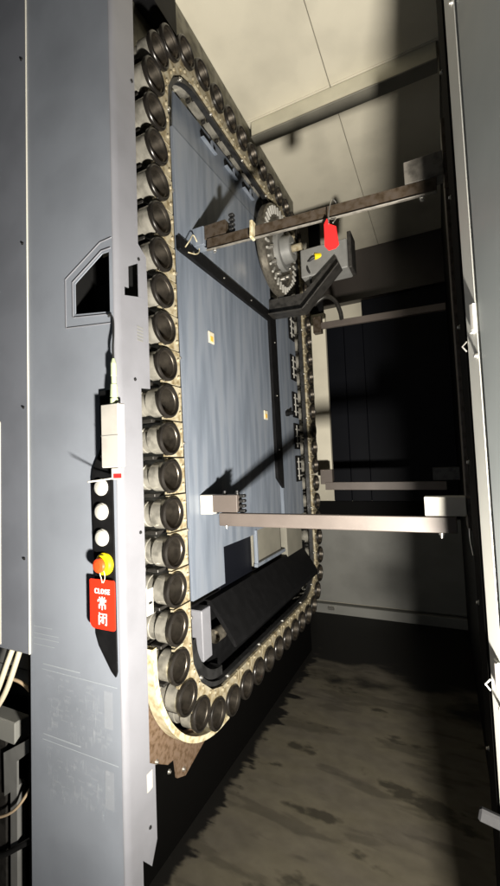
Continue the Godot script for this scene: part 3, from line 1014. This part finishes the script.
# ---------------------------------------------------------------- the drive wheel on the chain
func drive() -> void:
	var ctr := Vector3(-0.88, 1.375, -2.40)
	var t := thing("chain_sprocket", ctr, "round pinned drive wheel with a flanged hub on the chain guard", "drive wheel")
	var s := mk()
	var xf := Transform3D(Basis.IDENTITY, ctr)
	lathe(s, [Vector2(-0.045, 0.0), Vector2(-0.045, 0.27), Vector2(-0.03, 0.275), Vector2(-0.028, 0.285), Vector2(0.008, 0.285), Vector2(0.012, 0.28), Vector2(0.012, 0.205), Vector2(0.004, 0.20), Vector2(0.004, 0.0)], 56, xf)
	part(s, "disc", M.gear_steel, t)
	org = Vector3.ZERO
	s = mk()
	bx(s, Vector3(0.016, 0.245, 0), Vector3(0.012, 0.05, 0.014), 0.002)
	var tooth := s.commit()
	s = mk()
	lathe(s, [Vector2(0.004, 0.014), Vector2(0.02, 0.014), Vector2(0.024, 0.010), Vector2(0.024, 0.0)], 10)
	var pin := s.commit()
	for i in 36:
		share(tooth, "tooth", M.rung, t, Vector3.ZERO, Basis(Vector3(1, 0, 0), TAU * i / 36))
	for i in 12:
		var an := TAU * (i + 0.5) / 12
		share(pin, "bolt", M.bolt, t, Vector3(0, cos(an) * 0.165, sin(an) * 0.165))
	org = ctr
	s = mk()
	lathe(s, [Vector2(0.004, 0.125), Vector2(0.03, 0.125), Vector2(0.035, 0.12), Vector2(0.035, 0.085), Vector2(0.09, 0.08), Vector2(0.095, 0.074), Vector2(0.095, 0.04), Vector2(0.08, 0.035), Vector2(0.08, 0.0)], 40, xf)
	part(s, "hub", M.grey_steel, t)
	s = mk()
	lathe(s, [Vector2(0.08, 0.022), Vector2(0.15, 0.022), Vector2(0.153, 0.018), Vector2(0.153, 0.0)], 20, xf)
	part(s, "shaft", M.grease, t)
	# motor bracket
	var base := Vector3(-0.8, 1.02, -2.52)
	t = thing("motor_bracket", base, "bent black steel bracket carrying the motor beside the drive wheel", "bracket")
	s = mk()
	prism(s, pv([-0.966, 1.075, -0.735, 1.072, -0.52, 1.25, -0.495, 1.185, -0.725, 0.955, -0.966, 0.965]), "z", -2.44, -2.40)
	part(s, "arm", M.dark_steel, t)
	s = mk()
	for e in [[-0.966, 0.96, -0.725, 0.948], [-0.725, 0.948, -0.49, 1.178]]:
		var p := Vector2(e[0], e[1])
		var r := Vector2(e[2], e[3])
		bx(s, Vector3((p.x + r.x) / 2, (p.y + r.y) / 2, -2.385), Vector3((r - p).length(), 0.008, 0.11), 0.002, Basis(Vector3(0, 0, 1), (r - p).angle()))
	part(s, "flange", M.dark_steel, t)
	base = Vector3(-0.62, 1.27, -2.66)
	t = thing("drive_motor", base, "grey motor box behind the bracket with cable and yellow plug", "motor")
	s = mk()
	b2(s, Vector3(-0.76, 1.20, -2.62), Vector3(-0.46, 1.385, -2.46), 0.006)
	part(s, "housing", M.grey_steel, t)
	s = mk()
	b2(s, Vector3(-0.459, 1.20, -2.61), Vector3(-0.435, 1.43, -2.47), 0.004)
	part(s, "end_plate", M.dark_steel, t)
	s = mk()
	tube(s, curve([Vector3(-0.76, 1.31, -2.50), Vector3(-0.71, 1.30, -2.47), Vector3(-0.67, 1.315, -2.46), Vector3(-0.60, 1.32, -2.5), Vector3(-0.56, 1.36, -2.6)], 5), 0.012, 8)
	tube(s, curve([Vector3(-0.72, 1.30, -2.48), Vector3(-0.715, 1.25, -2.46), Vector3(-0.70, 1.21, -2.47), Vector3(-0.71, 1.17, -2.50)], 5), 0.008, 8)
	part(s, "cable", M.cable_black, t)
	s = mk()
	tube(s, [Vector3(-0.665, 1.315, -2.455), Vector3(-0.63, 1.318, -2.475)], 0.02, 10)
	part(s, "yellow_plug", M.yellow, t)

# ---------------------------------------------------------------- the four support bars between chain and door side
func support_bars() -> void:
	var g := "support bars across the opening"
	# lower near bar
	var t := thing("support_bar", Vector3(-0.42, -0.247, -1.5), "pale pinkish support bar across the lower half with white end blocks", "support bar", g)
	var s := mk()
	b2(s, Vector3(-0.872, -0.246, -1.53), Vector3(0.028, -0.193, -1.50), 0.002)
	part(s, "bar", M.bar_steel, t)
	s = mk()
	b2(s, Vector3(-0.968, -0.20, -1.56), Vector3(-0.908, -0.117, -1.505), 0.002)
	part(s, "wall_block", M.block_white, t)
	s = mk()
	b2(s, Vector3(-0.907, -0.191, -1.56), Vector3(-0.79, -0.117, -1.51), 0.002)
	part(s, "end_block", M.bar_steel, t)
	s = mk()
	b2(s, Vector3(-0.068, -0.191, -1.56), Vector3(0.058, -0.126, -1.508), 0.002)
	part(s, "end_block", M.block_white, t)
	s = mk()
	lathe(s, [Vector2(0, 0.010), Vector2(0.008, 0.010), Vector2(0.008, 0.006), Vector2(0.018, 0.006), Vector2(0.018, 0)], 6, Transform3D(Basis(Vector3(0, 0, 1), -PI / 2), Vector3(-0.02, -0.246, -1.515)))
	part(s, "bolt", M.bolt, t)
	s = mk()
	lathe(s, [Vector2(0, 0.008), Vector2(0.006, 0.008), Vector2(0.006, 0.005), Vector2(0.012, 0.005), Vector2(0.012, 0)], 6, Transform3D(Basis(Vector3(0, 0, 1), -PI / 2), Vector3(-0.845, -0.246, -1.515)))
	part(s, "bolt", M.bolt, t)
	s = mk()
	for x in [-0.86, -0.80]:
		s = mk()
		lathe(s, [Vector2(0, 0.012), Vector2(0.006, 0.012), Vector2(0.006, 0.008), Vector2(0.016, 0.008), Vector2(0.016, 0)], 6, Transform3D(Basis(Vector3(0, 0, 1), PI / 2), Vector3(x, -0.117, -1.535)))
		part(s, "bolt", M.bolt_black, t)
	s = mk()
	for i in 4:
		bx(s, Vector3(-0.772, -0.185 + i * 0.021, -1.53), Vector3(0.026, 0.014, 0.026), 0.004)
	part(s, "spacer_stack", M.bolt_black, t)
	# upper near bar, a little out of level, dark brown all along
	t = thing("support_bar", Vector3(-0.42, 0.95, -1.5), "dark brown support bar across the upper half carrying the red tag", "support bar", g)
	var bas := Basis(Vector3(0, 0, 1), -0.045)
	s = mk()
	bx(s, Vector3(-0.43, 0.972, -1.515), Vector3(0.93, 0.052, 0.012), 0.002, bas)
	part(s, "bar", M.bar_brown, t)
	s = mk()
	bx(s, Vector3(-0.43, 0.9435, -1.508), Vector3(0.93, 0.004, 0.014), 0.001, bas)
	part(s, "lower_lip", M.dimmed_block, t)
	s = mk()
	b2(s, Vector3(-0.968, 1.0, -1.57), Vector3(-0.91, 1.085, -1.51), 0.002)
	part(s, "wall_block", M.guard_blue, t)
	s = mk()
	b2(s, Vector3(-0.909, 1.022, -1.57), Vector3(-0.80, 1.085, -1.515), 0.002)
	part(s, "end_block", M.bar_brown, t)
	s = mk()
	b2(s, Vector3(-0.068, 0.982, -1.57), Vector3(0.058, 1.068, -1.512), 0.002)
	part(s, "end_block", M.dimmed_block, t)
	s = mk()
	for i in 5:
		bx(s, Vector3(-0.778, 1.02 + i * 0.021, -1.535), Vector3(0.024, 0.014, 0.024), 0.004)
	part(s, "spacer_stack", M.bolt_black, t)
	s = mk()
	for x in [-0.855, -0.015]:
		s = mk()
		lathe(s, [Vector2(0, 0.009), Vector2(0.007, 0.009), Vector2(0.007, 0.006), Vector2(0.015, 0.006), Vector2(0.015, 0)], 6, Transform3D(Basis(Vector3(0, 0, 1), -PI / 2), Vector3(x, 0.963 - 0.045 * (x + 0.855) - 0.003, -1.512)))
		part(s, "bolt", M.bolt, t)
	s = mk()
	bx(s, Vector3(-0.665, 0.985, -1.50), Vector3(0.014, 0.075, 0.036), 0.003, bas)
	part(s, "clamp", M.rail_cream, t)
	# red lockout tag on its wire loop
	t = thing("red_tag", Vector3(-0.335, 0.80, -1.48), "small red tag hung on a wire loop from the upper bar", "tag")
	s = mk()
	prism(s, pv([-0.357, 0.905, -0.345, 0.925, -0.335, 0.90, -0.312, 0.885, -0.305, 0.815, -0.318, 0.803, -0.345, 0.802, -0.358, 0.82]), "z", -1.482, -1.476)
	part(s, "card", M.red_tag, t)
	s = mk()
	tube(s, curve([Vector3(-0.338, 0.90, -1.474), Vector3(-0.335, 0.95, -1.474), Vector3(-0.325, 1.0, -1.492), Vector3(-0.318, 1.006, -1.515), Vector3(-0.312, 0.99, -1.535), Vector3(-0.312, 0.95, -1.52), Vector3(-0.322, 0.90, -1.474)], 6), 0.0022, 6)
	part(s, "wire_loop", M.bolt, t)
	# far bars
	t = thing("support_bar", Vector3(-0.45, 1.1, -3.3), "thin brown support bar high at the back beneath the hose", "support bar", g)
	s = mk()
	bx(s, Vector3(-0.40, 1.143, -3.30), Vector3(0.96, 0.052, 0.03), 0.002, Basis(Vector3(0, 0, 1), -0.03))
	part(s, "bar", M.bar_steel, t)
	s = mk()
	b2(s, Vector3(-0.93, 1.10, -3.34), Vector3(-0.86, 1.24, -3.28), 0.003)
	part(s, "end_block", M.bar_brown, t)
	s = mk()
	tube(s, curve([Vector3(-0.92, 1.35, -3.3), Vector3(-0.82, 1.40, -3.3), Vector3(-0.74, 1.35, -3.3), Vector3(-0.70, 1.25, -3.3), Vector3(-0.69, 1.17, -3.3)], 6), 0.018, 10)
	part(s, "hose", M.dark_steel, t)
	t = thing("support_bar", Vector3(-0.45, -0.25, -3.3), "brown support bar at mid height behind the pale bar", "support bar", g)
	s = mk()
	bx(s, Vector3(-0.44, -0.19, -3.30), Vector3(0.90, 0.062, 0.03), 0.002, Basis(Vector3(0, 0, 1), -0.01))
	part(s, "bar", M.bar_steel, t)
	s = mk()
	b2(s, Vector3(-0.93, -0.17, -3.35), Vector3(-0.83, -0.05, -3.29), 0.003)
	part(s, "end_block", M.bar_steel, t)
	s = mk()
	b2(s, Vector3(-0.08, -0.155, -3.34), Vector3(0.10, -0.06, -3.29), 0.003)
	part(s, "end_block", M.dark_steel, t)
	# uprights on the door side that hold the bars
	t = thing("bar_upright", Vector3(0.08, -0.25, -1.66), "brown steel upright holding the bar ends beside the door", "upright")
	s = mk()
	b2(s, Vector3(0.062, -0.25, -1.72), Vector3(0.112, 1.25, -1.60), 0.002)
	part(s, "angle", M.bar_brown, t)
	s = mk()
	b2(s, Vector3(0.060, 0.98, -1.60), Vector3(0.112, 1.06, -1.52), 0.002)
	b2(s, Vector3(0.060, -0.19, -1.60), Vector3(0.112, -0.13, -1.52), 0.002)
	part(s, "bracket", M.bar_brown, t)
	s = mk()
	tube(s, curve([Vector3(0.066, -0.24, -1.58), Vector3(0.066, -0.28, -1.58), Vector3(0.072, -0.33, -1.58)], 4), 0.003, 6)
	part(s, "wire", M.bolt, t)

# ---------------------------------------------------------------- the open door, nearly edge on
func open_door() -> void:
	var ang := atan2(0.26, 1.0)
	var b := Basis(Vector3.UP, ang)                  # local z runs from the hinge towards the camera
	var o := Vector3(0.0585, 0, -0.95)
	var t := thing("cabinet_door", o + Vector3(0, -H, 0), "open grey cabinet door seen nearly edge on with small hinges", "door")
	var s := mk()
	bx(s, o + b * Vector3(0.012, 0.345, 0.031), Vector3(0.024, 3.98, 0.062), 0.004, b)
	part(s, "edge_strip", M.door_strip, t)
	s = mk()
	bx(s, o + b * Vector3(0.016, 0.345, 0.067), Vector3(0.012, 3.98, 0.010), 0.0, b)  # black strip paints in the dark of the door gap
	part(s, "gap_dark", M.black_void, t)
	s = mk()
	bx(s, o + b * Vector3(0.012, 0.345, 0.262), Vector3(0.026, 3.98, 0.38), 0.005, b)
	part(s, "leaf", M.door_paint, t)
	for y in [0.255, -0.43]:
		s = mk()
		bx(s, o + b * Vector3(-0.002, y + 0.02, 0.048), Vector3(0.007, 0.055, 0.022), 0.001, b)
		var hg := part(s, "hinge", M.door_strip, t)
		s = mk()
		tube(s, [o + b * Vector3(-0.006, y - 0.005, 0.055), o + b * Vector3(-0.006, y + 0.045, 0.055)], 0.004, 8)
		part(s, "hinge_pin", M.bolt, hg)
		s = mk()
		tube(s, [o + b * Vector3(0.0, y - 0.012, -0.002), o + b * Vector3(-0.009, y - 0.022, -0.003), o + b * Vector3(-0.001, y - 0.033, -0.002)], 0.0018, 6)
		part(s, "latch_ring", M.bolt, t)
	var bmesh := bolt_mesh(0.004, 0.006)
	for y in [0.94, -0.47, 0.2]:
		share(bmesh, "screw", M.bolt, t, b * Vector3(-0.0, y, 0.05) + Vector3(0, H, 0), b * Basis(Vector3.UP, PI))
	s = mk()
	bx(s, Vector3(0.048, -0.70, -0.935), Vector3(0.055, 0.026, 0.014), 0.004, Basis(Vector3(0, 0, 1), -0.2))
	part(s, "handle", M.black_paint, t)

# ---------------------------------------------------------------- hoses and brackets in the open bay under the side panel
func lower_bay() -> void:
	org = Vector3(-1.8, -H, -1.2)
	var s := mk()
	b2(s, Vector3(-2.4, -H, -1.22), Vector3(-1.33, -0.55, -1.20), 0.0)
	b2(s, Vector3(-1.345, -H, -1.20), Vector3(-1.325, -0.62, -0.965), 0.0)
	one("wall_bay", org, s, M.dark_steel, "dark sheet lining of the hose bay", "wall", "", "structure")
	var t := thing("bay_bracket", Vector3(-1.48, -H, -0.99), "grey sheet bracket with a raised tongue in the hose bay", "bracket")
	s = mk()
	prism(s, pv([-1.52, -1.015, -1.35, -0.915, -1.35, -0.955, -1.445, -1.025, -1.445, -1.115, -1.515, -1.165]), "z", -0.997, -0.99)
	part(s, "tongue", M.grey_steel, t)
	s = mk()
	b2(s, Vector3(-1.495, -H, -1.03), Vector3(-1.455, -1.12, -0.998), 0.002)
	part(s, "foot", M.grey_steel, t)
	t = thing("terminal_box", Vector3(-1.65, -H, -1.05), "small grey terminal box behind the pale hoses", "box")
	s = mk()
	b2(s, Vector3(-1.80, -0.985, -1.06), Vector3(-1.47, -0.905, -1.0), 0.004)
	part(s, "lid", M.grey_panel, t)
	s = mk()
	b2(s, Vector3(-1.79, -H, -1.06), Vector3(-1.535, -0.987, -1.01), 0.004)
	part(s, "body", M.dark_steel, t)
	t = thing("bay_rail", Vector3(-1.5, -0.72, -1.1), "grey cross rail at the top of the hose bay", "rail")
	s = mk()
	b2(s, Vector3(-2.3, -0.76, -1.12), Vector3(-1.348, -0.67, -1.08), 0.003)
	part(s, "rail", M.grey_steel, t)
	s = mk()
	b2(s, Vector3(-2.3, -0.85, -1.15), Vector3(-1.348, -0.79, -1.12), 0.001)
	part(s, "lip", M.grey_steel, t)
	var said := ["pale hose nearest the post in the hose bay", "pale middle hose of the three in the hose bay", "pale hose farthest from the post in the hose bay"]
	for k in 3:
		var x := -1.425 - 0.030 * k
		var dz: float = [0.0, 0.012, -0.006][k]
		org = Vector3(x, -0.8, -0.975)
		s = mk()
		tube(s, curve([Vector3(x + 0.03, -0.56, -0.99), Vector3(x, -0.67, -0.975 + dz), Vector3(x - 0.06, -0.80, -0.965 + dz), Vector3(x - 0.20, -0.95, -0.97)], 6), 0.0095, 10)
		one("hose", org, s, M.hose_cream, said[k], "hose", "pale hoses in the bay")
	org = Vector3(-1.45, -0.8, -0.99)
	s = mk()
	tube(s, curve([Vector3(-1.64, -0.765, -1.0), Vector3(-1.50, -0.75, -1.0), Vector3(-1.42, -0.757, -1.0), Vector3(-1.35, -0.795, -1.0), Vector3(-1.32, -0.84, -1.02)], 6), 0.006, 8)
	one("cable", org, s, M.cable_tan, "tan cable arching across the top of the hose bay", "cable", "tan cables in the bay")
	s = mk()
	tube(s, curve([Vector3(-1.66, -1.26, -0.98), Vector3(-1.54, -1.235, -0.975), Vector3(-1.44, -1.18, -0.975), Vector3(-1.37, -1.10, -0.98), Vector3(-1.32, -1.02, -0.99)], 6), 0.005, 8)
	one("cable", org, s, M.cable_tan, "tan cable sagging low in front of the bracket foot", "cable", "tan cables in the bay")
	org = Vector3(-1.45, -1.4, -0.99)
	s = mk()
	tube(s, curve([Vector3(-1.66, -1.40, -0.99), Vector3(-1.54, -1.375, -0.985), Vector3(-1.42, -1.30, -0.985), Vector3(-1.33, -1.24, -1.0)], 6), 0.010, 8)
	one("cable", org, s, M.cable_black, "black cable low in the hose bay by the floor", "cable")
